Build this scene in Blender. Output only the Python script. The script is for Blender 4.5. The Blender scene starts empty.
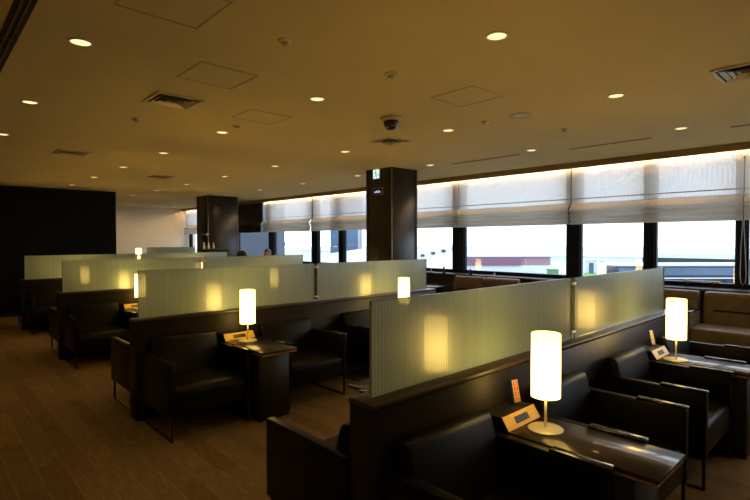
import bpy, bmesh, math, random
from mathutils import Vector, Matrix
random.seed(7)
SC = bpy.context.scene
COL = SC.collection
SC.view_settings.view_transform = 'Standard'
SC.view_settings.look = 'None'
SC.view_settings.exposure = 0.0
PI = math.pi
CZ = 2.671                      # ceiling height
Y1, DY = 1.554, 2.985           # first partition line and spacing of the partitions

# ------------------------------------------------------------------ materials
def new_mat(name):
    m = bpy.data.materials.new(name); m.use_nodes = True
    nt = m.node_tree; nt.nodes.clear()
    out = nt.nodes.new('ShaderNodeOutputMaterial')
    return m, nt, out
def N(nt, typ, **kw):
    n = nt.nodes.new(typ)
    for k, v in kw.items():
        if k in n.inputs: n.inputs[k].default_value = v
        else: setattr(n, k, v)
    return n
def c4(c): return (c[0], c[1], c[2], 1.0)

def pbr(name, col, rough=.5, metal=0.0, noise=0.0, scale=8.0, bump=0.0, bscale=60.0, coat=0.0, stretch=None, spec=.5, emit=None, estr=0.0):
    m, nt, out = new_mat(name)
    b = N(nt, 'ShaderNodeBsdfPrincipled')
    b.inputs['Base Color'].default_value = c4(col)
    b.inputs['Roughness'].default_value = rough
    b.inputs['Metallic'].default_value = metal
    b.inputs['Specular IOR Level'].default_value = spec
    b.inputs['Coat Weight'].default_value = coat
    b.inputs['Coat Roughness'].default_value = .06
    if emit:
        b.inputs['Emission Color'].default_value = c4(emit); b.inputs['Emission Strength'].default_value = estr
    tc = N(nt, 'ShaderNodeTexCoord'); mp = N(nt, 'ShaderNodeMapping')
    nt.links.new(tc.outputs['Object'], mp.inputs['Vector'])
    if stretch: mp.inputs['Scale'].default_value = stretch
    if noise > 0:
        nz = N(nt, 'ShaderNodeTexNoise'); nz.inputs['Scale'].default_value = scale; nz.inputs['Detail'].default_value = 4
        nt.links.new(mp.outputs['Vector'], nz.inputs['Vector'])
        r = N(nt, 'ShaderNodeValToRGB')
        r.color_ramp.elements[0].position = .3; r.color_ramp.elements[1].position = .7
        r.color_ramp.elements[0].color = c4([max(0, x*(1-noise)) for x in col]); r.color_ramp.elements[1].color = c4([x*(1+noise) for x in col])
        nt.links.new(nz.outputs['Fac'], r.inputs['Fac']); nt.links.new(r.outputs['Color'], b.inputs['Base Color'])
    if bump > 0:
        n2 = N(nt, 'ShaderNodeTexNoise'); n2.inputs['Scale'].default_value = bscale; n2.inputs['Detail'].default_value = 3
        nt.links.new(mp.outputs['Vector'], n2.inputs['Vector'])
        bp = N(nt, 'ShaderNodeBump'); bp.inputs['Strength'].default_value = bump; bp.inputs['Distance'].default_value = .01
        nt.links.new(n2.outputs['Fac'], bp.inputs['Height']); nt.links.new(bp.outputs['Normal'], b.inputs['Normal'])
    nt.links.new(b.outputs[0], out.inputs['Surface'])
    return m

def emis(name, col, s, grad=None):
    m, nt, out = new_mat(name)
    e = N(nt, 'ShaderNodeEmission'); e.inputs['Color'].default_value = c4(col); e.inputs['Strength'].default_value = s
    if grad:                                   # bulb glow: brighter at mid height of the shade (object z)
        tc = N(nt, 'ShaderNodeTexCoord'); sp = N(nt, 'ShaderNodeSeparateXYZ')
        nt.links.new(tc.outputs['Object'], sp.inputs[0])
        mr = N(nt, 'ShaderNodeMapRange'); mr.inputs['From Min'].default_value = grad[0]; mr.inputs['From Max'].default_value = grad[1]
        nt.links.new(sp.outputs['Z'], mr.inputs['Value'])
        r = N(nt, 'ShaderNodeValToRGB'); el = r.color_ramp.elements
        el[0].position = 0; el[0].color = (.62,.62,.62,1); el[1].position = 1; el[1].color = (.5,.5,.5,1)
        x = el.new(.45); x.color = (1,1,1,1)
        r.color_ramp.interpolation = 'EASE'
        nt.links.new(mr.outputs['Result'], r.inputs['Fac'])
        mu = N(nt, 'ShaderNodeMath', operation='MULTIPLY'); mu.inputs[1].default_value = s
        nt.links.new(r.outputs['Color'], mu.inputs[0]); nt.links.new(mu.outputs[0], e.inputs['Strength'])
    nt.links.new(e.outputs[0], out.inputs['Surface'])
    return m

def ribbed_glass(name):
    m, nt, out = new_mat(name)
    tc = N(nt, 'ShaderNodeTexCoord'); 
    wv = N(nt, 'ShaderNodeTexWave', wave_type='BANDS', bands_direction='X', wave_profile='SIN')
    wv.inputs['Scale'].default_value = 16.0; wv.inputs['Distortion'].default_value = 0.15; wv.inputs['Detail'].default_value = 0
    nt.links.new(tc.outputs['Object'], wv.inputs['Vector'])
    nz = N(nt, 'ShaderNodeTexNoise'); nz.inputs['Scale'].default_value = 9; nz.inputs['Detail'].default_value = 2
    mp = N(nt, 'ShaderNodeMapping'); mp.inputs['Scale'].default_value = (3, 1, .06)
    nt.links.new(tc.outputs['Object'], mp.inputs['Vector']); nt.links.new(mp.outputs['Vector'], nz.inputs['Vector'])
    r = N(nt, 'ShaderNodeValToRGB'); el = r.color_ramp.elements
    el[0].position = 0.0; el[0].color = (.31, .42, .35, 1); el[1].position = .45; el[1].color = (.49, .63, .55, 1)
    nt.links.new(wv.outputs['Fac'], r.inputs['Fac'])
    mx = N(nt, 'ShaderNodeMix', data_type='RGBA', blend_type='MULTIPLY'); mx.inputs['Factor'].default_value = .25
    nt.links.new(r.outputs['Color'], mx.inputs['A']); nt.links.new(nz.outputs['Fac'], mx.inputs['B'])
    bp = N(nt, 'ShaderNodeBump'); bp.inputs['Strength'].default_value = .12; bp.inputs['Distance'].default_value = .004
    nt.links.new(wv.outputs['Fac'], bp.inputs['Height'])
    d = N(nt, 'ShaderNodeBsdfDiffuse'); t = N(nt, 'ShaderNodeBsdfTranslucent')
    for s in (d, t): nt.links.new(mx.outputs['Result'], s.inputs['Color'])
    nt.links.new(bp.outputs['Normal'], d.inputs['Normal'])
    a = N(nt, 'ShaderNodeMixShader'); a.inputs[0].default_value = .52
    nt.links.new(d.outputs[0], a.inputs[1]); nt.links.new(t.outputs[0], a.inputs[2])
    tr = N(nt, 'ShaderNodeBsdfTransparent'); tr.inputs['Color'].default_value = (.80, .86, .76, 1)
    a2 = N(nt, 'ShaderNodeMixShader'); a2.inputs[0].default_value = .05
    nt.links.new(a.outputs[0], a2.inputs[1]); nt.links.new(tr.outputs[0], a2.inputs[2])
    g = N(nt, 'ShaderNodeBsdfGlossy'); g.inputs['Roughness'].default_value = .29
    fr = N(nt, 'ShaderNodeFresnel'); fr.inputs['IOR'].default_value = 2.0
    a3 = N(nt, 'ShaderNodeMixShader')
    nt.links.new(fr.outputs[0], a3.inputs[0]); nt.links.new(a2.outputs[0], a3.inputs[1]); nt.links.new(g.outputs[0], a3.inputs[2])
    nt.links.new(a3.outputs[0], out.inputs['Surface'])
    return m

def window_glass(name):
    m, nt, out = new_mat(name)
    tr = N(nt, 'ShaderNodeBsdfTransparent'); tr.inputs['Color'].default_value = (.93, .96, .97, 1)
    g = N(nt, 'ShaderNodeBsdfGlossy'); g.inputs['Roughness'].default_value = 0.0
    fr = N(nt, 'ShaderNodeFresnel'); fr.inputs['IOR'].default_value = 1.95
    a = N(nt, 'ShaderNodeMixShader')
    nt.links.new(fr.outputs[0], a.inputs[0]); nt.links.new(tr.outputs[0], a.inputs[1]); nt.links.new(g.outputs[0], a.inputs[2])
    nt.links.new(a.outputs[0], out.inputs['Surface'])
    return m

def blind_fabric(name, col=(.74, .74, .74), clear=.10, tl=.5):
    m, nt, out = new_mat(name)
    tc = N(nt, 'ShaderNodeTexCoord')
    wv = N(nt, 'ShaderNodeTexWave', wave_type='BANDS', bands_direction='Y', wave_profile='SIN')
    wv.inputs['Scale'].default_value = 6.0; wv.inputs['Distortion'].default_value = .2
    nt.links.new(tc.outputs['Object'], wv.inputs['Vector'])
    mr = N(nt, 'ShaderNodeMapRange'); mr.inputs['To Min'].default_value = clear*.7; mr.inputs['To Max'].default_value = clear*1.3
    nt.links.new(wv.outputs['Fac'], mr.inputs['Value'])
    nz = N(nt, 'ShaderNodeTexNoise'); nz.inputs['Scale'].default_value = 3.5; nz.inputs['Detail'].default_value = 3; nz.inputs['Distortion'].default_value = 1.2
    nt.links.new(tc.outputs['Object'], nz.inputs['Vector'])
    bp = N(nt, 'ShaderNodeBump'); bp.inputs['Strength'].default_value = .5; bp.inputs['Distance'].default_value = .05
    nt.links.new(nz.outputs['Fac'], bp.inputs['Height'])
    d = N(nt, 'ShaderNodeBsdfDiffuse'); t = N(nt, 'ShaderNodeBsdfTranslucent')
    d.inputs['Color'].default_value = c4(col); t.inputs['Color'].default_value = c4(col)
    nt.links.new(bp.outputs['Normal'], d.inputs['Normal']); nt.links.new(bp.outputs['Normal'], t.inputs['Normal'])
    a = N(nt, 'ShaderNodeMixShader'); a.inputs[0].default_value = tl
    nt.links.new(d.outputs[0], a.inputs[1]); nt.links.new(t.outputs[0], a.inputs[2])
    tr = N(nt, 'ShaderNodeBsdfTransparent')
    a2 = N(nt, 'ShaderNodeMixShader')
    nt.links.new(mr.outputs['Result'], a2.inputs[0]); nt.links.new(a.outputs[0], a2.inputs[1]); nt.links.new(tr.outputs[0], a2.inputs[2])
    nt.links.new(a2.outputs[0], out.inputs['Surface'])
    return m

def carpet(name):
    m, nt, out = new_mat(name)
    tc = N(nt, 'ShaderNodeTexCoord'); mp = N(nt, 'ShaderNodeMapping')
    mp.inputs['Rotation'].default_value = (0, 0, PI/2)
    nt.links.new(tc.outputs['Object'], mp.inputs['Vector'])
    br = N(nt, 'ShaderNodeTexBrick')
    br.offset = .37; br.offset_frequency = 2
    br.inputs['Scale'].default_value = 1.0; br.inputs['Brick Width'].default_value = .92; br.inputs['Row Height'].default_value = .148
    br.inputs['Mortar Size'].default_value = .0028; br.inputs['Mortar Smooth'].default_value = .4; br.inputs['Bias'].default_value = 0
    br.inputs['Color1'].default_value = (.175, .116, .050, 1); br.inputs['Color2'].default_value = (.250, .170, .078, 1)
    br.inputs['Mortar'].default_value = (.32, .22, .11, 1)
    nt.links.new(mp.outputs['Vector'], br.inputs['Vector'])
    nz = N(nt, 'ShaderNodeTexNoise'); nz.inputs['Scale'].default_value = 7; nz.inputs['Detail'].default_value = 6; nz.inputs['Roughness'].default_value = .7
    mp2 = N(nt, 'ShaderNodeMapping'); mp2.inputs['Scale'].default_value = (9, 1.0, 1)
    nt.links.new(tc.outputs['Object'], mp2.inputs['Vector']); nt.links.new(mp2.outputs['Vector'], nz.inputs['Vector'])
    r = N(nt, 'ShaderNodeValToRGB'); el = r.color_ramp.elements
    el[0].position = .28; el[0].color = (.62, .6, .58, 1); el[1].position = .72; el[1].color = (1.25, 1.22, 1.18, 1)
    nt.links.new(nz.outputs['Fac'], r.inputs['Fac'])
    mx = N(nt, 'ShaderNodeMix', data_type='RGBA', blend_type='MULTIPLY'); mx.inputs['Factor'].default_value = 1
    nt.links.new(br.outputs['Color'], mx.inputs['A']); nt.links.new(r.outputs['Color'], mx.inputs['B'])
    b = N(nt, 'ShaderNodeBsdfPrincipled'); b.inputs['Roughness'].default_value = .9; b.inputs['Specular IOR Level'].default_value = .15
    nt.links.new(mx.outputs['Result'], b.inputs['Base Color'])
    n3 = N(nt, 'ShaderNodeTexNoise'); n3.inputs['Scale'].default_value = 260
    nt.links.new(tc.outputs['Object'], n3.inputs['Vector'])
    bp = N(nt, 'ShaderNodeBump'); bp.inputs['Strength'].default_value = .4; bp.inputs['Distance'].default_value = .004
    nt.links.new(n3.outputs['Fac'], bp.inputs['Height']); nt.links.new(bp.outputs['Normal'], b.inputs['Normal'])
    nt.links.new(b.outputs[0], out.inputs['Surface'])
    return m

WARM = (1.0, .635, .15)
M = dict(
    carpet=carpet('carpet'),
    ceiling=pbr('ceiling_paint', (.71, .575, .26), .85, noise=.03, scale=2.5),
    panel=pbr('ceiling_panel_paint', (.69, .56, .255), .8, noise=.03, scale=3),
    trimgold=pbr('panel_trim', (.50, .42, .24), .5, metal=.3, noise=.05),
    beige=pbr('beige_wallpaper', (.74, .66, .52), .85, noise=.03, scale=5, bump=.1),
    darkwall=pbr('dark_wall_laminate', (.0055, .005, .0055), .7, noise=.15, scale=2, spec=.15),
    leather=pbr('black_leather', (.0052, .0045, .0037), .36, noise=.2, scale=14, bump=.16, bscale=140, spec=.17),
    brownleather=pbr('brown_leather', (.15, .108, .083), .42, noise=.15, scale=9, bump=.2, bscale=120, spec=.5),
    laminate=pbr('dark_wood_laminate', (.017, .012, .008), .42, noise=.3, scale=10, stretch=(1, 1, 8), spec=.25),
    cap=pbr('brown_wood_cap', (.060, .043, .032), .35, noise=.2, scale=12, stretch=(1, 8, 8)),
    table=pbr('dark_table_veneer', (.024, .017, .0115), .30, noise=.3, scale=14, stretch=(8, 1, 1), coat=.40, spec=.25),
    edge=pbr('orange_wood_edge', (.55, .25, .06), .4, noise=.15, scale=20),
    pedestal=pbr('black_laminate', (.005, .0047, .0044), .5, noise=.2, scale=6),
    plate=pbr('black_lacquer_plate', (.016, .013, .0105), .22, noise=.2, scale=20, coat=.3),
    steel=pbr('dark_steel', (.05, .045, .04), .32, metal=.9, noise=.1),
    glass=ribbed_glass('ribbed_frosted_glass'),
    glassedge=pbr('glass_edge', (.30, .38, .26), .2, noise=.05),
    clip=pbr('clip_metal', (.6, .58, .5), .3, metal=1, noise=.05),
    shade=emis('glowing_lamp_shade', WARM, 11.0, (.16, .478)),
    bulbdisc=emis('shade_diffuser', WARM, 5.0),
    topdisc=emis('bulb_opening', WARM, 47.0),
    creammetal=pbr('cream_metal', (.78, .72, .58), .35, metal=.2, noise=.04),
    brass=pbr('satin_brass', (.62, .42, .16), .3, metal=1, noise=.06),
    boxwood=pbr('light_wood_face', (.76, .47, .05), .5, noise=.1, scale=20, stretch=(1, 6, 6)),
    blackplastic=pbr('black_plastic', (.012, .012, .013), .4, noise=.1),
    greyplastic=pbr('grey_plastic', (.028, .03, .036), .35, noise=.1),
    card=pbr('cream_card', (.56, .44, .27), .6, noise=.05),
    whitecard=pbr('pale_card', (.80, .74, .70), .6, noise=.05),
    red=pbr('red_print', (.70, .05, .012), .6, noise=.05),
    pinkprint=pbr('pale_print', (.60, .48, .46), .6, noise=.05),
    frame=pbr('navy_window_frame', (.002, .006, .017), .45, noise=.1, spec=.2),
    pane=window_glass('window_pane'),
    blind=blind_fabric('roman_blind_fabric'),
    unlitblind=pbr('unlit_blind_fabric', (.022, .019, .017), .8, noise=.2, scale=20, stretch=(1, 6, 1)),  # blind beyond the cove light; its shade is put into a near-black colour
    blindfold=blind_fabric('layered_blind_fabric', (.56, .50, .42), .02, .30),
    pelmet=pbr('pelmet_paint', (.34, .27, .17), .7, noise=.04),
    cove=emis('cove_strip', (1, .62, .27), 48.0),
    sill=pbr('grey_sill', (.10, .105, .115), .3, noise=.1),
    wallpaint=pbr('window_wall_paint', (.10, .085, .07), .7, noise=.1),
    pillar=pbr('dark_pillar_laminate', (.019, .019, .023), .36, noise=.25, scale=9, stretch=(4, 4, .5)),
    pillartrim=pbr('pillar_corner_trim', (.30, .24, .18), .3, metal=.7, noise=.05),
    downlight=emis('downlight_lens', (1, .72, .34), 1.7),
    ring=pbr('downlight_ring', (.75, .66, .48), .4, noise=.03),
    vent=pbr('vent_metal', (.58, .48, .30), .45, metal=.4, noise=.05),
    ventdark=pbr('vent_dark', (.03, .024, .016), .6, noise=.1),
    slot=pbr('black_slot', (.012, .010, .008), .6, noise=.1),
    slotsoft=pbr('brown_slot', (.15, .12, .08), .6, noise=.3, scale=30),
    slotbar=pbr('slot_bar', (.14, .11, .07), .5, noise=.05),
    white=pbr('white_plastic', (.78, .76, .70), .4, noise=.02),
    dome=pbr('smoked_dome', (.010, .009, .009), .08, coat=1, noise=.05),
    exitwhite=emis('exit_sign_face', (.85, 1, .93), 1.0),
    exitgreen=emis('exit_sign_green', (0, .55, .25), .9),
    lilac=emis('lilac_sign_print', (.55, .50, 1), .9),
    cord=pbr('white_cord', (.55, .54, .52), .5, noise=.05),
    # outside
    tarmac=pbr('airport_concrete', (.46, .48, .50), .9, noise=.15, scale=.2),
    grass=pbr('lawn', (.13, .30, .06), .9, noise=.3, scale=2),
    maroon=pbr('maroon_fascia', (.20, .10, .16), .7, noise=.08),
    maroonlight=pbr('lighter_maroon_fascia', (.36, .22, .27), .7, noise=.08),  # lighter maroon for the end section of the roof band
    roofwhite=pbr('pale_roof', (.72, .74, .78), .7, noise=.05),
    wallwhite=pbr('pale_render', (.62, .66, .70), .8, noise=.05),
    blueglass=pbr('blue_facade', (.07, .12, .20), .4, noise=.2, scale=.3),
    bluedark=pbr('slate_blue_facade', (.030, .052, .085), .6, noise=.2, scale=.3),
    navy=pbr('navy_bus_side', (.012, .026, .055), .3, noise=.1),
    tyre=pbr('rubber', (.012, .012, .012), .8, noise=.1),
    greenbox=pbr('green_container', (.10, .24, .09), .6, noise=.1),
    # people
    skin=pbr('skin', (.50, .26, .16), .55, noise=.06),
    hair=pbr('black_hair', (.008, .007, .007), .5, noise=.2, scale=60),
    shirt=pbr('dark_jacket', (.03, .033, .045), .8, noise=.15, scale=30),
    shirtb=pbr('grey_jacket', (.09, .09, .095), .8, noise=.15, scale=30),
    trousers=pbr('dark_trousers', (.02, .02, .024), .8, noise=.15, scale=30),
    shoe=pbr('black_shoe', (.01, .01, .01), .4, noise=.1),
    eye=pbr('eye', (.02, .015, .012), .2, noise=.05),
    lips=pbr('lips', (.38, .13, .10), .5, noise=.05),
)

# ------------------------------------------------------------------ mesh helpers
def bm_new(): return bmesh.new()
def add_box(bm, x0, x1, y0, y1, z0, z1, bev=0.0, seg=2):
    t = bmesh.new(); bmesh.ops.create_cube(t, size=1)
    for v in t.verts:
        v.co = Vector(((x0+x1)/2+v.co.x*(x1-x0), (y0+y1)/2+v.co.y*(y1-y0), (z0+z1)/2+v.co.z*(z1-z0)))
    if bev > 0: bmesh.ops.bevel(t, geom=list(t.edges), offset=bev, segments=seg, profile=.5, affect='EDGES')
    merge(bm, t)
def merge(bm, t, mat=None):
    if mat is not None: t.transform(mat)
    me = bpy.data.meshes.new('tmp'); t.to_mesh(me); t.free(); bm.from_mesh(me); bpy.data.meshes.remove(me)
def add_prism(bm, prof, a, b, axis='x', bev=0.0, seg=2):
    """closed profile of (u,v) pairs extruded along axis from a to b. x: (y,z), y: (x,z), z: (x,y)"""
    t = bmesh.new()
    def P(u, v, w): return {'x': (w, u, v), 'y': (u, w, v), 'z': (u, v, w)}[axis]
    A = [t.verts.new(P(u, v, a)) for u, v in prof]; B = [t.verts.new(P(u, v, b)) for u, v in prof]
    n = len(prof)
    t.faces.new(A); t.faces.new(B[::-1])
    for i in range(n): t.faces.new((A[i], B[i], B[(i+1) % n], A[(i+1) % n]))
    bmesh.ops.recalc_face_normals(t, faces=t.faces)
    if bev > 0: bmesh.ops.bevel(t, geom=list(t.edges), offset=bev, segments=seg, profile=.5, affect='EDGES')
    merge(bm, t)
def add_lathe(bm, prof, cx=0, cy=0, seg=32, cap=True):
    """prof: list of (r,z)"""
    rings = []
    for r, z in prof:
        rings.append([bm.verts.new((cx+r*math.cos(2*PI*k/seg), cy+r*math.sin(2*PI*k/seg), z)) for k in range(seg)])
    for a, b in zip(rings, rings[1:]):
        for k in range(seg): bm.faces.new((a[k], a[(k+1) % seg], b[(k+1) % seg], b[k]))
    if cap:
        bm.faces.new(rings[0][::-1]); bm.faces.new(rings[-1])
def add_tube(bm, pts, r, seg=8, closed=False):
    pts = [Vector(p) for p in pts]; n = len(pts); rings = []
    for i, p in enumerate(pts):
        a = pts[i-1] if (i > 0 or closed) else p; b = pts[(i+1) % n] if (i < n-1 or closed) else p
        d = (b-a).normalized(); up = Vector((0, 0, 1)) if abs(d.z) < .9 else Vector((1, 0, 0))
        s = d.cross(up).normalized(); u = s.cross(d)
        rings.append([bm.verts.new(p+s*r*math.cos(2*PI*k/seg)+u*r*math.sin(2*PI*k/seg)) for k in range(seg)])
    m = n if closed else n-1
    for i in range(m):
        a, b = rings[i], rings[(i+1) % n]
        for k in range(seg): bm.faces.new((a[k], a[(k+1) % seg], b[(k+1) % seg], b[k]))
    if not closed: bm.faces.new(rings[0][::-1]); bm.faces.new(rings[-1])
def add_sphere(bm, c, r, scale=(1, 1, 1), seg=20, rings=12):
    t = bmesh.new(); bmesh.ops.create_uvsphere(t, u_segments=seg, v_segments=rings, radius=r)
    merge(bm, t, Matrix.Translation(c) @ Matrix.Diagonal((*scale, 1)))
def obj(name, bm, mat, parent=None, smooth=False, recalc=True):
    if recalc: bmesh.ops.recalc_face_normals(bm, faces=bm.faces)
    me = bpy.data.meshes.new(name); bm.to_mesh(me); bm.free()
    if mat: me.materials.append(mat)
    if smooth:
        for p in me.polygons: p.use_smooth = True
    o = bpy.data.objects.new(name, me); COL.objects.link(o)
    if parent: o.parent = parent
    return o
def soft(o, w=.012, seg=3, sub=0):
    for p in o.data.polygons: p.use_smooth = True
    if hasattr(o.data, 'set_sharp_from_angle'): o.data.set_sharp_from_angle(angle=math.radians(48))
    return o
def box(name, x0, x1, y0, y1, z0, z1, mat, parent=None, bev=0.0, seg=2):
    b = bm_new(); add_box(b, x0, x1, y0, y1, z0, z1, bev, seg); o = obj(name, b, mat, parent)
    if bev > 0: soft(o)
    return o
def tag(o, label=None, cat=None, group=None, kind=None):
    if label: o['label'] = label
    if cat: o['category'] = cat
    if group: o['group'] = group
    if kind: o['kind'] = kind
    return o
def empty(name, loc=(0, 0, 0), rz=0.0):
    o = bpy.data.objects.new(name, None); COL.objects.link(o); o.location = loc; o.rotation_euler = (0, 0, rz); o.empty_display_size = .1
    return o
def thing(name, label, cat, loc=(0, 0, 0), rz=0.0, group=None):
    return tag(empty(name, loc, rz), label, cat, group)
def struct(o): o['kind'] = 'structure'; return o
def copy_tree(o, parent=None):
    c = o.copy(); COL.objects.link(c)
    if parent: c.parent = parent
    for ch in list(o.children): copy_tree(ch, c)
    return c
class Proto:
    """first place() moves the original, later ones copy it"""
    def __init__(s, root): s.root, s.used = root, False
    def place(s, loc, rz, label, group=None):
        o = s.root if not s.used else copy_tree(s.root)
        s.used = True; o.location = loc; o.rotation_euler = (0, 0, rz); o['label'] = label
        if group: o['group'] = group
        return o

# ------------------------------------------------------------------ camera
CAMH = 1.55; FPX = 494.07
ya, pi_, ro = math.radians(46.8758), math.radians(1.1343), math.radians(-.0999)
F = Vector((math.cos(ya)*math.cos(pi_), math.sin(ya)*math.cos(pi_), -math.sin(pi_)))
R = Vector((math.sin(ya), -math.cos(ya), 0)); U = R.cross(F)
R, U = R*math.cos(ro)+U*math.sin(ro), U*math.cos(ro)-R*math.sin(ro)
cam = bpy.data.cameras.new('camera'); co = bpy.data.objects.new('camera', cam); COL.objects.link(co)
cam.sensor_width = 36; cam.lens = FPX/750*36; cam.clip_end = 600; cam.clip_start = .05
mw = Matrix((R, U, -F)).transposed().to_4x4(); mw.translation = Vector((0, 0, CAMH)); co.matrix_world = mw
SC.camera = co

# ------------------------------------------------------------------ world
w = bpy.data.worlds.new('overcast_sky'); SC.world = w; w.use_nodes = True
nt = w.node_tree; nt.nodes.clear()
bg = nt.nodes.new('ShaderNodeBackground'); wo = nt.nodes.new('ShaderNodeOutputWorld')
tc = nt.nodes.new('ShaderNodeTexCoord'); sp = nt.nodes.new('ShaderNodeSeparateXYZ'); rp = nt.nodes.new('ShaderNodeValToRGB')
nt.links.new(tc.outputs['Generated'], sp.inputs[0]); nt.links.new(sp.outputs['Z'], rp.inputs['Fac'])
rp.color_ramp.elements[0].color = (.84, .92, 1.0, 1); rp.color_ramp.elements[1].color = (.70, .84, 1.0, 1)
nt.links.new(rp.outputs['Color'], bg.inputs['Color']); bg.inputs['Strength'].default_value = 3.0
nt.links.new(bg.outputs[0], wo.inputs['Surface'])

# ------------------------------------------------------------------ room shell
XL, XR, YF, YB = -2.6, 7.34, -3.6, 17.6
struct(box('floor', XL, XR, YF, YB, -.1, 0, M['carpet']))
struct(box('ceiling', XL, 7.06, YF, YB, CZ, CZ+.12, M['ceiling']))
struct(box('wall_left', XL-.12, XL, YF, YB, -.1, CZ+.12, M['beige']))
struct(box('wall_front', XL, XR+.2, YF-.12, YF, -.1, CZ+.25, M['beige']))
struct(box('wall_back', XL, XR+.2, YB, YB+.12, -.1, CZ+.25, M['beige']))
struct(box('wall_dark', XL, 3.45, 12.45, YB, 0, CZ, M['darkwall']))
struct(box('baseboard_dark', XL, 3.452, 12.43, 12.45, 0, .07, M['blackplastic']))
# window wall: below the sill, above the windows, recess top for the cove
b = bm_new(); add_box(b, 7.22, 7.42, YF, YB, -.1, .93)
wr = struct(obj('wall_right', b, M['wallpaint']))
b = bm_new(); add_box(b, 7.22, 7.42, YF, YB, 2.70, 2.95); struct(obj('trim_1', b, M['wallpaint']))
b = bm_new(); add_box(b, 7.03, 7.42, YF, YB, 2.80, 2.95); struct(obj('trim_2', b, M['ceiling']))
b = bm_new(); add_box(b, 7.02, 7.055, YF, YB, 2.588, 2.80); struct(obj('trim_3', b, M['pelmet']))
b = bm_new(); add_box(b, 6.98, 7.40, YF, YB, .93, .955, .004); struct(obj('window_sill', b, M['sill']))

# ------------------------------------------------------------------ windows
MULL = [(-3.6, -3.4), (-1.75, -1.55), (.25, .37), (1.27, 1.37), (2.27, 2.40), (3.29, 3.49), (5.41, 5.66), (7.45, 7.65), (8.81, 8.99), (9.81, 10.06), (11.83, 12.09), (13.9, 14.1), (16.1, 16.35), (17.4, 17.6)]
ZB, ZT = .955, 2.70
for i, ((a0, a1), (b0, b1)) in enumerate(zip(MULL, MULL[1:])):
    wn = empty('window_%d' % (i+1), (7.3, (a1+b0)/2, ZB)); struct(wn)
    y0, y1 = a1-wn.location.y, b0-wn.location.y
    m0 = -(wn.location.y-(a0+a1)/2); m1 = (b0+b1)/2-wn.location.y
    b = bm_new()
    add_box(b, -.05, .05, m0, y0, 0, ZT-ZB, .004); add_box(b, -.05, .05, y1, m1, 0, ZT-ZB, .004)
    add_box(b, -.05, .05, y0, y1, 0, .058, .004); add_box(b, -.05, .05, y0, y1, ZT-ZB-.05, ZT-ZB, .004)
    # inner sash bead with a lighter side
    add_box(b, -.02, .035, y0, y0+.018, .058, ZT-ZB-.05); add_box(b, -.02, .035, y1-.018, y1, .058, ZT-ZB-.05)
    struct(obj('window_frame', b, M['frame'], wn))
    b = bm_new(); b.faces.new([b.verts.new(p) for p in ((.013, y0, .05), (.013, y0, ZT-ZB-.045), (.013, y1, ZT-ZB-.045), (.013, y1, .05))])
    struct(obj('window_pane', b, M['pane'], wn, recalc=False))
# brass latch
t = thing('window_latch', 'brass window latch on the bottom frame below the cord', 'latch', (7.245, 1.72, 1.0))
b = bm_new(); add_tube(b, [(0, -.16, .02), (-.012, -.05, .028), (-.012, .07, .028), (0, .15, .02)], .008); soft(obj('latch_bar', b, M['clip'], t))
b = bm_new(); add_box(b, -.02, .008, -.19, -.11, .004, .032, .006); soft(obj('latch_plate', b, M['brass'], t))
b = bm_new(); add_box(b, -.02, .008, .11, .19, .004, .034, .006); soft(obj('latch_plate', b, M['brass'], t))

# roman blinds
def blind(y0, y1, label, mat, seed):
    rnd = random.Random(seed)
    t = thing('roman_blind', label, 'blind', (7.15, (y0+y1)/2, 1.775), 0, 'roman blinds along the window wall')
    L = (y1-y0)/2; n = max(10, int((y1-y0)/.07))
    # profile (x offset toward the room negative, z) : flat upper half, then stacked folds
    prof = [(0, .875), (0, .75), (0, .60), (0, .45), (0, .330), (0, .315), (-.010, .305), (-.084, .226), (-.092, .206), (-.078, .196), (-.015, .188), (-.060, .172), (-.076, .150),
            (-.064, .132), (-.012, .124), (-.060, .106), (-.074, .084), (-.060, .066), (-.010, .060), (-.060, .044), (-.068, .018), (-.052, 0.0)]
    b = bm_new(); cols = []
    ph = [rnd.uniform(0, 6.28) for _ in range(6)]
    for k in range(n+1):
        y = -L+2*L*k/n; ring = []
        for j, (x, z) in enumerate(prof):
            low = 1.0 if z < .31 else .25
            dz = low*(.006*math.sin(y*3.1+ph[j % 3])+.004*math.sin(y*7.3+ph[3+j % 3])) if 0 < j < len(prof)-1 else 0
            dx = low*.010*math.sin(y*5.3+ph[(j+1) % 6]) if j > 0 else 0
            ring.append(b.verts.new((x+dx, y, z+dz)))
        cols.append(ring)
    for a, c in zip(cols, cols[1:]):
        for j in range(len(prof)-1): b.faces.new((a[j], c[j], c[j+1], a[j+1]))
    b.faces.index_update()
    fo = obj('fabric', b, mat, t, smooth=True)
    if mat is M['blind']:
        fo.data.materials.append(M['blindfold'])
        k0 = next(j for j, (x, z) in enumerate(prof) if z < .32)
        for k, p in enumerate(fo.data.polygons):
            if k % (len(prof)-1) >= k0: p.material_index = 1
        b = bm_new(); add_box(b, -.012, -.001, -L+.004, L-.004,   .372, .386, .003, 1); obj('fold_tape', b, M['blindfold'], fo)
    b = bm_new(); add_box(b, -.012, .03, -L, L, .86, .90); obj('headrail', b, M['white'], t)
    return t
BL = [(-1.8, 1.175), (1.195, 3.368), (3.380, 5.432), (5.442, 7.55), (7.58, 9.86), (9.89, 12.17)]
BLL = ['pale roman blind whose edge leaves the frame beyond the hanging cord', 'pale roman blind above the window with the brass latch, widest in view',
       'pale roman blind above the window showing the maroon roofed building', 'pale roman blind half hidden behind the near dark pillar, beside the narrow gap',
       'pale roman blind emerging behind the exit sign side of the near pillar', 'pale roman blind ending beside the dark blind near the far pillar']
for i, ((a0, a1), l) in enumerate(zip(BL, BLL)): blind(a0, a1, l, M['blind'], i+3)
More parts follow.
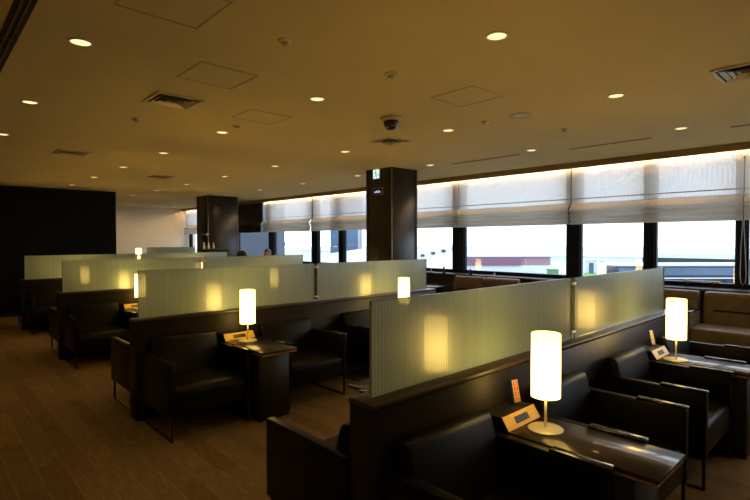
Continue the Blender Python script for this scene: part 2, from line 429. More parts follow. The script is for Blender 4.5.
blind(12.22, 14.6, 'dark unlit roman blind beside the far pillar', M['unlitblind'], 31)
blind(14.65, 17.5, 'small pale roman blind beyond the far pillar, against the beige wall', M['blind'], 33)
# cove light strip hidden behind the pelmet
for a0, a1, l in ((-3.5, 12.15, 'long warm light strip hidden behind the pelmet above the pale blinds'), (14.65, 17.5, 'short warm light strip above the blind beyond the far pillar')):
    t = tag(box('cove_light', 7.118, 7.134, a0, a1, 2.608, 2.622, M['cove']), l, 'light')
# pull cord
t = thing('blind_cord', 'white looped pull cord hanging over the window frame', 'cord', (7.035, 1.262, 1.02))
b = bm_new()
add_tube(b, [(0, 0, 1.5), (0, .004, 1.0), (0, .008, .72), (0, .022, .45), (0, .028, .12), (0, .018, .03), (0, 0, 0), (0, -.022, .03), (0, -.030, .12), (0, -.016, .45), (0, -.002, .72), (0, -.002, 1.0), (0, -.006, 1.5)], .0045, 6)
obj('cord_loop', b, M['cord'], t, smooth=True)
b = bm_new(); add_lathe(b, [(.004, 0), (.012, .01), (.012, .06), (.004, .075)], 0, .003, 12); o = obj('cord_toggle', b, M['cord'], t, smooth=True); o.location = (0, 0, .68)

# ------------------------------------------------------------------ pillars
def pillar(x0, x1, y0, y1):
    p = empty('column', ((x0+x1)/2, (y0+y1)/2, 0)); struct(p)
    a, c = (x1-x0)/2, (y1-y0)/2
    struct(box('column_cladding', -a, a, -c, c, 0, CZ, M['pillar'], p, .003, 1))
    for sx in (-1, 1):
        for sy in (-1, 1):
            struct(box('corner_trim', sx*a-.009, sx*a+.009, sy*c-.009, sy*c+.009, 0, CZ, M['pillartrim'], p, .004, 1))
    return p
pillar(5.3555, 5.925, 5.3434, 5.91)
pillar(5.36, 6.16, 11.78, 12.42)
# exit sign on the near pillar
xs = 5.3555
t = thing('exit_sign', 'lit white exit sign with green running figure on the near pillar', 'sign', (xs-.03, 5.655, 2.515))
box('sign_housing', -.0, .022, -.074, .074, -.003, .146, M['white'], t, .003)
box('sign_face', -.004, 0, -.069, .069, .002, .141, M['exitwhite'], t)
b = bm_new()                                   # running figure and arrow
def flat_poly(bm, pts, x):
    v = [bm.verts.new((x, p[0], p[1])) for p in pts]; bm.faces.new(v)
X = -.0055
flat_poly(b, [(.012+.011*math.cos(a*PI/6), .112+.011*math.sin(a*PI/6)) for a in range(12)], X)
flat_poly(b, [(.022, .098), (.0, .100), (-.010, .062), (.012, .058)], X)
flat_poly(b, [(.022, .098), (.040, .080), (.034, .074), (.016, .088)], X)
flat_poly(b, [(0, .098), (-.026, .086), (-.024, .078), (.0, .086)], X)
flat_poly(b, [(.012, .062), (.026, .040), (.046, .040), (.046, .032), (.020, .030), (-.002, .060)], X)
flat_poly(b, [(.004, .064), (-.012, .036), (-.004, .014), (-.014, .012), (-.024, .038), (-.010, .066)], X)
flat_poly(b, [(-.036, .052), (-.048, .052), (-.048, .040), (-.068, .058), (-.048, .076), (-.048, .064), (-.036, .064)], X)
bmesh.ops.scale(b, vec=(1, .98, 1.12), space=Matrix.Translation((0, 0, -.06)), verts=b.verts)
obj('running_figure', b, M['exitgreen'], t, recalc=False)
t = thing('info_sign', 'small black sign with lilac wavy print below the exit sign', 'sign', (xs-.012, 5.652, 2.262))
box('sign_frame', 0, .011, -.122, .122, 0, .112, M['vent'], t, .003)
box('sign_face', -.003, 0, -.112, .112, .010, .102, M['blackplastic'], t)
b = bm_new()
for (y, z, r) in ((.045, .045, .020), (.012, .055, .022), (-.024, .060, .018), (-.052, .052, .020), (-.068, .044, .014)):
    flat_poly(b, [(y+r*.75*math.cos(k*PI/8), z+.6*r*math.sin(k*PI/8)) for k in range(16)], -.0045)
flat_poly(b, [(.062, .032), (-.078, .032), (-.078, .044), (.062, .044)], -.0048)
obj('sign_print', b, M['lilac'], t, recalc=False)
# small fitting and the white vases by the far pillar
t = thing('wall_hook', 'small bright metal fitting on the corner of the far pillar', 'hook', (5.335, 11.77, 1.70))
b = bm_new(); add_box(b, -.02, .004, -.03, .03, -.035, .035, .008); soft(obj('hook_plate', b, M['clip'], t))
b = bm_new(); add_tube(b, [(-.02, .0, 0), (-.07, .05, .0), (-.075, .16, .01)], .010, 8); obj('hook_arm', b, M['clip'], t, smooth=True)
b = bm_new(); add_tube(b, [(-.01, -.03, 0), (-.01, -.14, .008)], .009, 8); obj('hook_arm', b, M['clip'], t, smooth=True)
t = thing('service_cabinet', 'tall dark cabinet in front of the far pillar under the white vases', 'cabinet', (5.25, 11.35, 0))
box('cabinet_body', -.20, .36, -.18, .18, .05, 1.335, M['laminate'], t, .006)
box('cabinet_top', -.21, .37, -.19, .19, 1.335, 1.352, M['cap'], t, .003)
box('plinth', -.19, .35, -.17, .17, 0, .05, M['blackplastic'], t)
for sx in (-1, 1):
    dd = box('door', -.195 if sx < 0 else .083, .077 if sx < 0 else .355, -.192, -.18, .07, 1.31, M['laminate'], t, .003)
    box('handle', .050 if sx < 0 else .10, .060 if sx < 0 else .11, -.206, -.192, .62, .78, M['clip'], dd, .002)
vb = None
for k, (dx, l) in enumerate(((-.16, 'slim white vase on the dark cabinet, farthest from the window'), (-.03, 'slim white vase in the middle on the dark cabinet'), (.10, 'slim white vase on the dark cabinet, closest to the window'))):
    if vb is None:
        b = bm_new(); add_lathe(b, [(.022, 0), (.028, .02), (.026, .07), (.014, .10), (.012, .13), (.018, .15)], 0, 0, 16); vb = obj('vase', b, M['white'], None, smooth=True); o = vb
    else:
        o = vb.copy(); COL.objects.link(o)
    o.location = (5.16+dx*.9, 11.25, 1.352); tag(o, l, 'vase', 'white vases on the dark cabinet')

# ------------------------------------------------------------------ ceiling fittings
ORD = ['first', 'second', 'third', 'fourth', 'fifth', 'sixth', 'seventh', 'eighth', 'ninth', 'tenth', 'eleventh']
def make_downlight():
    r = tag(empty('downlight'), 'x', 'ceiling light')
    b = bm_new(); add_lathe(b, [(.066, 0), (.066, -.005), (.053, -.007), (.051, 0.0)], 0, 0, 28, cap=False); obj('trim_ring', b, M['ring'], r, smooth=True)
    b = bm_new(); add_lathe(b, [(.051, -.003), (.03, -.0045), (.001, -.005)], 0, 0, 28); obj('lens', b, M['downlight'], r, smooth=True)
    return r
PD = Proto(make_downlight())
LINES = ['along the aisle', 'over the aisle-end tables', 'over the middle of the seating', 'closest to the window wall']
spot = bpy.data.lights.new('downlight_beam', 'SPOT'); spot.energy = 7; spot.color = (1, .60, .22); spot.spot_size = math.radians(115); spot.spot_blend = .8; spot.shadow_soft_size = .055
for i in range(-1, 4):
    for j in range(-1, 11):
        x = .71+1.648*i; y = 1.5365+1.6457*j
        if i < 0 and j > 5: continue
        if y > 12.3 and x < 3.5: continue
        inview = i >= 0 and 0 <= j
        lab = 'round recessed downlight %s, %s from the camera' % (LINES[max(i, 0)], ORD[j] if j >= 0 else 'behind')
        if inview:
            o = PD.place((x, y, CZ), 0, lab, 'recessed downlights in the ceiling grid')
        l = bpy.data.objects.new('downlight_beam', spot); COL.objects.link(l); l.location = (x, y, CZ-.03)
wash = bpy.data.lights.new('wall_wash_beam', 'SPOT'); wash.energy = 24 ; wash.color = (1, .76, .46); wash.spot_size = math.radians(150); wash.spot_blend = .9; wash.shadow_soft_size = .05
for x in (4.9, 6.3):
    l = bpy.data.objects.new('wall_wash_beam', wash); COL.objects.link(l); l.location = (x, 16.4, CZ-.04); l.rotation_euler = (math.radians(18), 0, 0)
    o = copy_tree(PD.root); o.location = (x, 16.4, CZ); o['label'] = 'far round downlight washing the beige wall, %s' % ('closest to the dark wall' if x < 5 else 'closest to the window corner')

def vent(cx, cy, s, label):
    t = thing('ceiling_vent', label, 'vent', (cx, cy, CZ), 0, 'square ceiling air vents')
    h = s/2
    b = bm_new()
    for (k, wd, z) in ((h, .022, -.012),):
        add_box(b, -k, k, -k, -k+wd, z, 0, .003); add_box(b, -k, k, k-wd, k, z, 0, .003)
        add_box(b, -k, -k+wd, -k+wd, k-wd, z, 0, .003); add_box(b, k-wd, k, -k+wd, k-wd, z, 0, .003)
    obj('vent_frame', b, M['vent'], t)
    box('vent_backing', -h+.02, h-.02, -h+.02, h-.02, -.002, 0, M['ventdark'], t)
    for q in (.78, .54, .30):
        k = h*q; b = bm_new()
        for sx, sy in ((0, -1), (0, 1), (-1, 0), (1, 0)):
            if sy: pts = [(-k, sy*k, -.016), (k, sy*k, -.016), (k*.82, sy*k*.82, -.002), (-k*.82, sy*k*.82, -.002)]
            else: pts = [(sx*k, -k, -.016), (sx*k, k, -.016), (sx*k*.82, k*.82, -.002), (sx*k*.82, -k*.82, -.002)]
            b.faces.new([b.verts.new(p) for p in pts])
        obj('louvre', b, M['vent'], t)
vent(1.54, 4.0, .36, 'square louvred ceiling vent between two square access panels')
vent(4.055, .71, .36, 'square louvred ceiling vent cut by the frame edge above the blinds')
vent(3.97, 3.97, .32, 'flat square ceiling vent just behind the dome camera')
vent(1.50, 7.25, .36, 'small far ceiling vent above the dark wall')
vent(3.2, 8.9, .34, 'far ceiling vent over the back rows toward the far pillar')

def panel(x0, x1, y0, y1, label):
    t = thing('ceiling_access_panel', label, 'panel', ((x0+x1)/2, (y0+y1)/2, CZ), 0, 'square ceiling access panels')
    a, c = (x1-x0)/2, (y1-y0)/2; wd = .010
    b = bm_new()
    add_box(b, -a, a, -c, -c+wd, -.005, 0); add_box(b, -a, a, c-wd, c, -.005, 0); add_box(b, -a, -a+wd, -c+wd, c-wd, -.005, 0); add_box(b, a-wd, a, -c+wd, c-wd, -.005, 0)
    obj('panel_trim', b, M['trimgold'], t)
    box('panel_board', -a+wd+.004, a-wd-.004, -c+wd+.004, c-wd-.004, -.003, 0, M['panel'], t)
panel(.71, 1.12, 2.17, 2.57, 'square ceiling access panel cut by the top frame edge')
panel(1.335, 1.74, 3.01, 3.41, 'square ceiling access panel just in front of the louvred vent')
panel(2.13, 2.54, 3.81, 4.18, 'square ceiling access panel beyond the louvred vent')
panel(2.985, 3.38, 2.14, 2.55, 'square ceiling access panel in front of the dome camera')

def slot(x0, x1, y0, y1, nb, label, bar=M['slotbar'], joints=()):
    t = thing('ceiling_air_slot', label, 'air slot', ((x0+x1)/2, (y0+y1)/2, CZ), 0)
    a, c = (x1-x0)/2, (y1-y0)/2
    box('slot_channel', -a, a, -c, c, -.004, 0, M['slot'] if bar is M['slotbar'] else M['slotsoft'], t)
    for k in range(nb):
        x = -a+(k+1)*2*a/(nb+1); box('slot_bar', x-.0045, x+.0045, -c, c, -.009, -.004, bar, t)
    for y in joints: box('slot_joint', -a, a, y-.006, y+.006, -.010, -.004, bar, t)
slot(.362, .444, .3, 7.6, 2, 'long black linear air slot over the aisle', joints=(-.55, .72, 2.0))
slot(5.93, 5.965, 1.90, 2.82, 1, 'thin linear slot in front of the wide pale blind', M['trimgold'])
slot(5.80, 5.835, 3.44, 4.55, 1, 'thin linear slot between the near pillar and the front slot', M['trimgold'])
slot(5.95, 5.985, .10, 1.18, 1, 'thin linear slot cut by the frame edge near the window', M['trimgold'])

def disc(x, y, r, h, label, kind='detector', cat='detector'):
    t = thing(kind, label, cat, (x, y, CZ))
    b = bm_new(); add_lathe(b, [(r, 0), (r, -h*.3), (r*.86, -h*.42)], 0, 0, 24); obj('mounting_ring', b, M['ring'], t, smooth=True)
    b = bm_new(); add_lathe(b, [(r*.55, -h*.42), (r*.5, -h*.8), (r*.28, -h)], 0, 0, 20); obj('sensor_head', b, M['trimgold'], t, smooth=True)
disc(1.54, 2.38, .036, .03, 'small round sprinkler before the square access panels', 'sprinkler', 'sprinkler')
disc(2.37, 2.37, .045, .03, 'small round sprinkler in line with the dome camera, closer in front', 'sprinkler', 'sprinkler')
disc(1.53, 4.84, .045, .03, 'small round sprinkler just beyond the louvred vent', 'sprinkler', 'sprinkler')
disc(3.98, 2.73, .055, .02, 'small pale ceiling sensor behind the front camera-side access panel', 'ceiling_sensor', 'sensor')
disc(4.83, 2.35, .035, .03, 'tiny ceiling sprinkler beyond the round speaker disc', 'sprinkler', 'sprinkler')
disc(2.34, 4.47, .05, .02, 'round brown ceiling sensor next to the far access panel', 'ceiling_sensor', 'sensor')
t = thing('ceiling_speaker', 'round brown speaker disc flush in the ceiling near the pillar', 'speaker', (4.0, 2.36, CZ))
b = bm_new(); add_lathe(b, [(.098, 0), (.098, -.006), (.088, -.009), (.086, -.004)], 0, 0, 32, cap=False); obj('speaker_ring', b, M['trimgold'], t, smooth=True)
b = bm_new(); add_lathe(b, [(.086, -.004), (.05, -.006), (.002, -.007)], 0, 0, 32); obj('speaker_grille', b, M['vent'], t, smooth=True)
t = thing('ceiling_dome_camera', 'black dome security camera hanging from the ceiling', 'camera', (3.22, 3.22, CZ))
b = bm_new(); add_lathe(b, [(.100, 0), (.102, -.012), (.092, -.028), (.070, -.032)], 0, 0, 32); obj('camera_base', b, M['vent'], t, smooth=True)
b = bm_new(); add_lathe(b, [(.070, -.030), (.070, -.050), (.064, -.075), (.050, -.098), (.028, -.113), (.002, -.118)], 0, 0, 32); obj('camera_dome', b, M['dome'], t, smooth=True)

# ------------------------------------------------------------------ partitions
def partition(n, x0, x1, panels, label, row, up=0.0):
    Y = Y1+DY*n
    t = thing('partition', label, 'partition', (0, Y, 0), 0, 'low partitions with ribbed glass panels')
    box('half_wall', x0, x1, -.080, .080, 0, .845, M['laminate'], t, .004, 1)
    box('wall_cap', x0-.004, x1+.004, -.084, .084, .845, .870, M['cap'], t, .004, 1)
    for a, c in panels:
        b = bm_new(); b.faces.new([b.verts.new(p) for p in ((a, 0, .872), (c, 0, .872), (c, 0, 1.2875+up), (a, 0, 1.2875+up))]); g = obj('glass_panel', b, M['glass'], t, recalc=False)
        box('polished_edge', a, c, -.006, .006, 1.2855+up, 1.2885+up, M['glassedge'], g)
        for xx in (a, c): box('polished_edge', xx-.0025, xx+.0025, -.0065, .0065, .872, 1.288+up, M['glassedge'], g)
    for (a, c), (d, e) in zip(panels, panels[1:]):
        for z in (.90, 1.235): box('panel_clip', c-.012, d+.012, -.012, .012, z, z+.022, M['clip'], t, .003, 1)
    return t
PAN = [(1.4305, 3.3068), (3.3517, 5.2274)]
ROWN = ['nearest', 'second', 'third', 'fourth', 'fifth']
PL = ['dark half wall with large ribbed frosted glass panels, nearest the camera', 'dark half wall with ribbed frosted glass, second partition from the camera',
      'dark half wall with ribbed frosted glass, third partition from the camera', 'dark half wall with frosted glass, fourth partition, closest before the dark wall']
for n in range(4): partition(n, 1.3754, 5.34, PAN, PL[n], n)
partition(4, 3.75, 6.0, [(4.47, 5.75)], 'far short partition with one pale glass panel in front of the beige wall', 4, .085)

# ------------------------------------------------------------------ lounge armchair (local: back at y=0, front toward -y)
def make_armchair():
    r = tag(empty('lounge_armchair'), 'x', 'armchair')
    W = .353
    for s in (-1, 1):
        xa, xb = sorted((s*W, s*(W-.055)))
        a = box('armrest', xa, xb, -.662, -.004, .19, .606, M['leather'], r, .010, 3)
        box('arm_plate', xa+.002, xb-.002, -.668, -.40, .6065, .620, M['plate'], a, .003, 1)
    # backrest: tilted padded cushion with a rolled top
    prof = [(-.01, .22), (-.01, .66), (-.03, .705), (-.055, .718), (-.095, .714), (-.112, .695), (-.140, .60), (-.175, .47), (-.205, .40), (-.205, .22)]
    b = bm_new(); add_prism(b, prof, -(W-.058), W-.058, 'x', .012, 2); soft(obj('backrest', b, M['leather'], r))
    # seat cushion with soft front roll, and the shell under it
    prof = [(-.206, .30), (-.206, .405), (-.40, .412), (-.58, .408), (-.630, .398), (-.652, .372), (-.658, .33), (-.655, .215), (-.64, .202), (-.206, .202)]
    b = bm_new(); add_prism(b, prof, -(W-.058), W-.058, 'x', .010, 2); soft(obj('seat_cushion', b, M['leather'], r))
    box('seat_shell', -(W-.057), W-.057, -.62, -.02, .183, .2015, M['leather'], r, .006, 1)
    for s in (-1, 1):                           # sled legs of thin square bar
        x = s*(W-.028); b = bm_new()
        add_box(b, x-.009, x+.009, -.655, -.637, 0, .19, .003, 1); add_box(b, x-.009, x+.009, -.06, -.042, 0, .19, .003, 1)
        add_box(b, x-.009, x+.009, -.655, -.042, 0, .018, .003, 1)
        obj('sled_leg', b, M['steel'], r)
    return r
PC = Proto(make_armchair())

# ------------------------------------------------------------------ lamp table (local: back at y=0)
def make_table():
    r = tag(empty('lamp_table'), 'x', 'table')
    h = .172
    box('tabletop', -h, h, -.832, -.002, .592, .610, M['table'], r, .002, 1)
    box('wood_edge', -h+.004, h-.004, -.826, -.006, .578, .592, M['edge'], r)
    box('pedestal', -h+.022, h-.022, -.735, -.01, .0, .578, M['pedestal'], r, .003, 1)
    return r
PT = Proto(make_table())

def make_lamp():
    r = tag(empty('table_lamp'), 'x', 'lamp')
    b = bm_new(); add_lathe(b, [(.084, 0), (.085, .004), (.080, .0075), (.012, .009), (.008, .014)], 0, 0, 40); soft(obj('lamp_base', b, M['creammetal'], r))
    b = bm_new(); add_lathe(b, [(.0065, .010), (.0065, .177)], 0, 0, 14); obj('lamp_pole', b, M['creammetal'], r, smooth=True)
    b = bm_new(); add_lathe(b, [(.068, .164), (.070, .1645), (.070, .4765), (.068, .478), (.068, .164)], 0, 0, 44, cap=False); soft(obj('lamp_shade', b, M['shade'], r))
    b = bm_new(); add_lathe(b, [(.0675, .178), (.0675, .180)], 0, 0, 44); obj('shade_diffuser', b, M['bulbdisc'], r)
    b = bm_new(); add_lathe(b, [(.0675, .432), (.0675, .434)], 0, 0, 44); obj('shade_diffuser', b, M['topdisc'], r)
    return r
PLamp = Proto(make_lamp())

def make_outlet(pale):
    r = tag(empty('outlet_box'), 'x', 'outlet box')
    # wedge: front foot at y=0, top edge at y=.04,z=.062; back at y=.20
    prof = [(0, 0), (.040, .062), (.165, .062), (.165, 0)]
    b = bm_new(); add_prism(b, prof, -.152, .152, 'x', .002, 1); obj('box_body', b, M['blackplastic'], r)
    n = Vector((0, -.062, .040)).normalized(); d = Vector((0, .040, .062)).normalized()
    rot = Matrix((Vector((1, 0, 0)), d, n)).transposed().to_4x4()
    ctr = Vector((0, .020, .031))
    def facebox(name, x0, x1, v0, v1, w0, w1, mat, parent):
        t = bmesh.new(); add_box(t, x0, x1, v0, v1, w0, w1, .0008, 1)
        b = bm_new(); merge(b, t, Matrix.Translation(ctr) @ rot); return obj(name, b, mat, parent)
    facebox('face_panel', -.152, .152, -.0365, .0365, 0, .004, M['whitecard'] if pale else M['boxwood'], r)
    sp = facebox('socket_panel', -.062, .062, -.017, .017, .004, .006, M['blackplastic'], r)
    for x in (-.04, 0, .04): facebox('socket', x-.015, x+.015, -.012, .012, .006, .0075, M['greyplastic'], sp)
    return r
PO = Proto(make_outlet(False)); POw = Proto(make_outlet(True))

def make_card(pale):
    r = tag(empty('card_stand'), 'x', 'card stand')
    tilt = Matrix.Rotation(math.radians(-13), 4, 'X')
    def b2(name, x0, x1, y0, y1, z0, z1, mat, par):
        t = bmesh.new(); add_box(t, x0, x1, y0, y1, z0, z1, .001, 1); b = bm_new(); merge(b, t, tilt); return obj(name, b, mat, par)
    box('stand_foot', -.030, .030, -.02, .05, 0, .006, M['blackplastic'], r, .002, 1)
    b2('backing', -.030, .024, .001, .008, .004, .125, M['blackplastic'], r)
    c = b2('card', -.020, .024, -.001, .001, .008, .124, M['whitecard'] if pale else M['card'], r)
    b = bm_new()
    for k in range(4):                          # four ring-shaped printed characters one above the other
        z = .107-.028*k
        t = bmesh.new()
        add_box(t, -.012, .016, -.003, -.001, z-.011, z-.007); add_box(t, -.012, .016, -.003, -.001, z+.006, z+.010)
        add_box(t, -.012, -.007, -.003, -.001, z-.007, z+.006); add_box(t, .011, .016, -.003, -.001, z-.007, z+.006)
        if k % 2: add_box(t, -.005, .009, -.003, -.001, z-.002, z+.001)
        merge(b, t, tilt)
    obj('card_print', b, M['pinkprint'] if pale else M['red'], c)
    return r
PK = Proto(make_card(False)); PKw = Proto(make_card(True))

# ------------------------------------------------------------------ furnish the rows
MODS = [1.377, 3.50]             # left edge of each group chair | table | chair
bare = []
def seat_label(n, side, m, k):
    where = 'in front of' if side < 0 else 'behind'
    end = 'aisle-end' if m == 0 else 'window-end'
    s = 'aisle side' if k == 0 else 'window side'
    return 'black leather armchair, %s of the %s lamp table, %s the %s partition' % (s, end, where, ROWN[n])
for n in range(4):
    Y = Y1+DY*n
    for side in (-1, 1):
        rz = 0 if side < 0 else PI
        yb = Y+side*.086
        where = 'in front of' if side < 0 else 'behind'
        for m, xm in enumerate(MODS):
            end = 'aisle-end' if m == 0 else 'window-end'
            for k in (0, 1):
                if side > 0 and not (m == 0 and k == 0) : continue
                xc = xm+(.378 if k == 0 else 1.437) + (-.045 if side > 0 and n == 0 else 0)
                ch = PC.place((xc, yb, 0), rz, seat_label(n, side, m, k), 'black armchairs along the partitions')
                if m == 0 and k == 0: bare.append((ch, side))
            xt = xm+.732+.175
            if side > 0 and n == 2 and m == 1:
                xt += .38; PC.place((4.22, yb, 0), rz, 'black leather armchair behind the third partition holding the black haired person', 'black armchairs along the partitions')
            PT.place((xt - (.045 if side > 0 and n == 0 else 0), yb, 0), rz, 'dark %s lamp table with orange wood edge, %s the %s partition' % (end, where, ROWN[n]), 'lamp tables along the partitions')
            PLamp.place((xt - (.055 if m == 1 and n == 0 else 0), Y+side*.353, .610), 0, 'glowing cylinder lamp on the %s table %s the %s partition' % (end, where, ROWN[n]), 'glowing table lamps')
            if side < 0:
                pal = (m == 1)
                (POw if pal else PO).place((xt-.022, Y-.252, .610), 0, 'wedge outlet box with %s face on the %s table, %s partition' % ('pale' if pal else 'orange wood', end, ROWN[n]), 'wedge outlet boxes')
                if n < 1: (PKw if pal else PK).place((xt+.075, Y-.155, .672), math.radians(-12), 'upright card stand with %s print on the %s outlet box, %s partition' % ('faint' if pal else 'red', end, ROWN[n]), 'card stands on the outlet boxes')
for ch, side in bare:                # the outer arm toward the aisle has no lacquer plate
    for a in list(ch.children):
        if a.name.startswith('armrest') and (a.data.vertices[0].co.x < 0) == (side < 0):
            for p in list(a.children): bpy.data.objects.remove(p)
Y = Y1+DY*4
t = thing('console_table', 'tall dark console before the far short partition', 'table', (4.17, Y-.086, 0))
box('tabletop', -.22, .22, -.50, -.002, .862, .880, M['table'], t, .002, 1)
box('wood_edge', -.215, .215, -.495, -.006, .85, .862, M['edge'], t)
box('pedestal', -.19, .19, -.46, -.01, 0, .85, M['pedestal'], t, .003, 1)
PLamp.place((4.16, Y-.34, .880), 0, 'glowing cylinder lamp before the far short partition by the beige wall', 'glowing table lamps')

# ------------------------------------------------------------------ window lounge seats (local: back at x=0, front toward -x)
def make_winseat():
    r = tag(empty('window_sofa'), 'x', 'sofa')
    W = .30
    prof = [(0, .30), (0, .92), (-.03, .945), (-.075, .945), (-.105, .92), (-.135, .80), (-.155, .66), (-.165, .575), (-.165, .30)]
    b = bm_new(); add_prism(b, prof, -W+.004, W-.004, 'y', .024, 3); bk = soft(obj('backrest', b, M['brownleather'], r))
    b = bm_new(); add_prism(b, [(-.148, .742), (-.151, .722), (-.158, .727), (-.156, .740)], -W*.55, W*.62, 'y'); obj('seam_fold', b, M['leather'], bk)
    prof = [(-.17, .36), (-.17, .575), (-.35, .585), (-.54, .58), (-.585, .565), (-.60, .53), (-.60, .38), (-.58, .36)]
    b = bm_new(); add_prism(b, prof, -W, W, 'y', .012, 2); soft(obj('seat_cushion', b, M['brownleather'], r))
    box('seat_base', -.57, -.01, -W+.01, W-.01, .06, .36, M['pedestal'], r, .004, 1)
    box('plinth', -.53, -.03, -W+.04, W-.04, 0, .06, M['blackplastic'], r)
    return r
PW = Proto(make_winseat())
WS = [(1.29, 'brown leather window sofa under the brass latch, beside the pull cord'), (1.94, 'brown leather window sofa partly behind the second lamp, under the latch'),
      (4.33, 'brown leather window sofa under the maroon building, closer to the camera'), (4.95, 'brown leather window sofa under the maroon building, beside the menu stand'),
      (6.35, 'brown leather window sofa beyond the menu stand, near the dark pillar'),
      (11.0, 'brown leather window sofa beside the far pillar holding the dark haired person')]
for y, l in WS: PW.place((6.88, y, 0), 0, l, 'brown window sofas')
arm = bpy.data.objects['window_sofa']
box('armrest', -.60, -.19, .31, .345, .10, .735, M['brownleather'], arm, .01, 2)
box('armrest_cap', -.605, -.185, .309, .346, .735, .75, M['plate'], arm, .003, 1)
def wintable(y, l):
    t = thing('side_table', l, 'table', (6.6, y, 0), 0, 'dark tables between window seats')
    box('tabletop', -.30, .26, -.26, .26, .74, .76, M['table'], t, .003, 1)
    box('pedestal', -.16, .16, -.10, .10, .02, .74, M['pedestal'], t, .004, 1)
    box('foot_plate', -.22, .22, -.2, .2, 0, .02, M['steel'], t, .003, 1)
wintable(3.66, 'dark glossy window table beyond the joint of the nearest glass panels')
wintable(5.62, 'dark window table between brown seats, under the menu stands')
def stand(x, y, z, w, h, label, mat, front):
    t = thing('menu_stand', label, 'menu stand', (x, y, z), math.radians(40))
    b = bm_new(); add_prism(b, [(-.03, 0), (.03, 0), (.004, h), (-.004, h)], -w/2, w/2, 'x'); obj('tent_card', b, mat, t)
    b = bm_new(); add_prism(b, [(-.032, .004), (-.0315, .004), (-.010, h*.8), (-.0105, h*.8)], -w*.4, w*.4, 'x'); obj('printed_face', b, front, t)
stand(7.03, 5.10, .955, .15, .10, 'dark menu stand on the sill by the window mullion', M['blackplastic'], M['brownleather'])
stand(7.03, 5.68, .955, .09, .14, 'slim dark menu stand on the sill in front of the white roof', M['blackplastic'], M['edge'])
stand(7.03, 4.61, .955, .11, .05, 'small pale card lying low on the sill', M['whitecard'], M['card'])
stand(7.03, 5.98, .955, .10, .05, 'small pale card on the sill close to the dark pillar', M['whitecard'], M['card'])

# ------------------------------------------------------------------ seated people (mostly hidden behind the glass)
def skin_mesh(name, verts, edges, radii, mat, parent, sub=2):
    me = bpy.data.meshes.new(name); me.from_pydata(verts, edges, []); o = bpy.data.objects.new(name, me); COL.objects.link(o)
    md = o.modifiers.new('skin', 'SKIN'); md.use_smooth_shade = True
    for v, r in zip(me.skin_vertices[0].data, radii): v.radius = (r, r) if not isinstance(r, tuple) else r
    me.skin_vertices[0].data[0].use_root = True
    o.modifiers.new('sub', 'SUBSURF').levels = sub; o.modifiers['sub'].render_levels = sub
    dg = bpy.context.evaluated_depsgraph_get(); dg.update()
    m2 = bpy.data.meshes.new_from_object(o.evaluated_get(dg)); m2.name = name
    bpy.data.objects.remove(o); bpy.data.meshes.remove(me)
    m2.materials.clear(); m2.materials.append(mat)
    for p in m2.polygons: p.use_smooth = True
    o = bpy.data.objects.new(name, m2); COL.objects.link(o); o.parent = parent
    return o
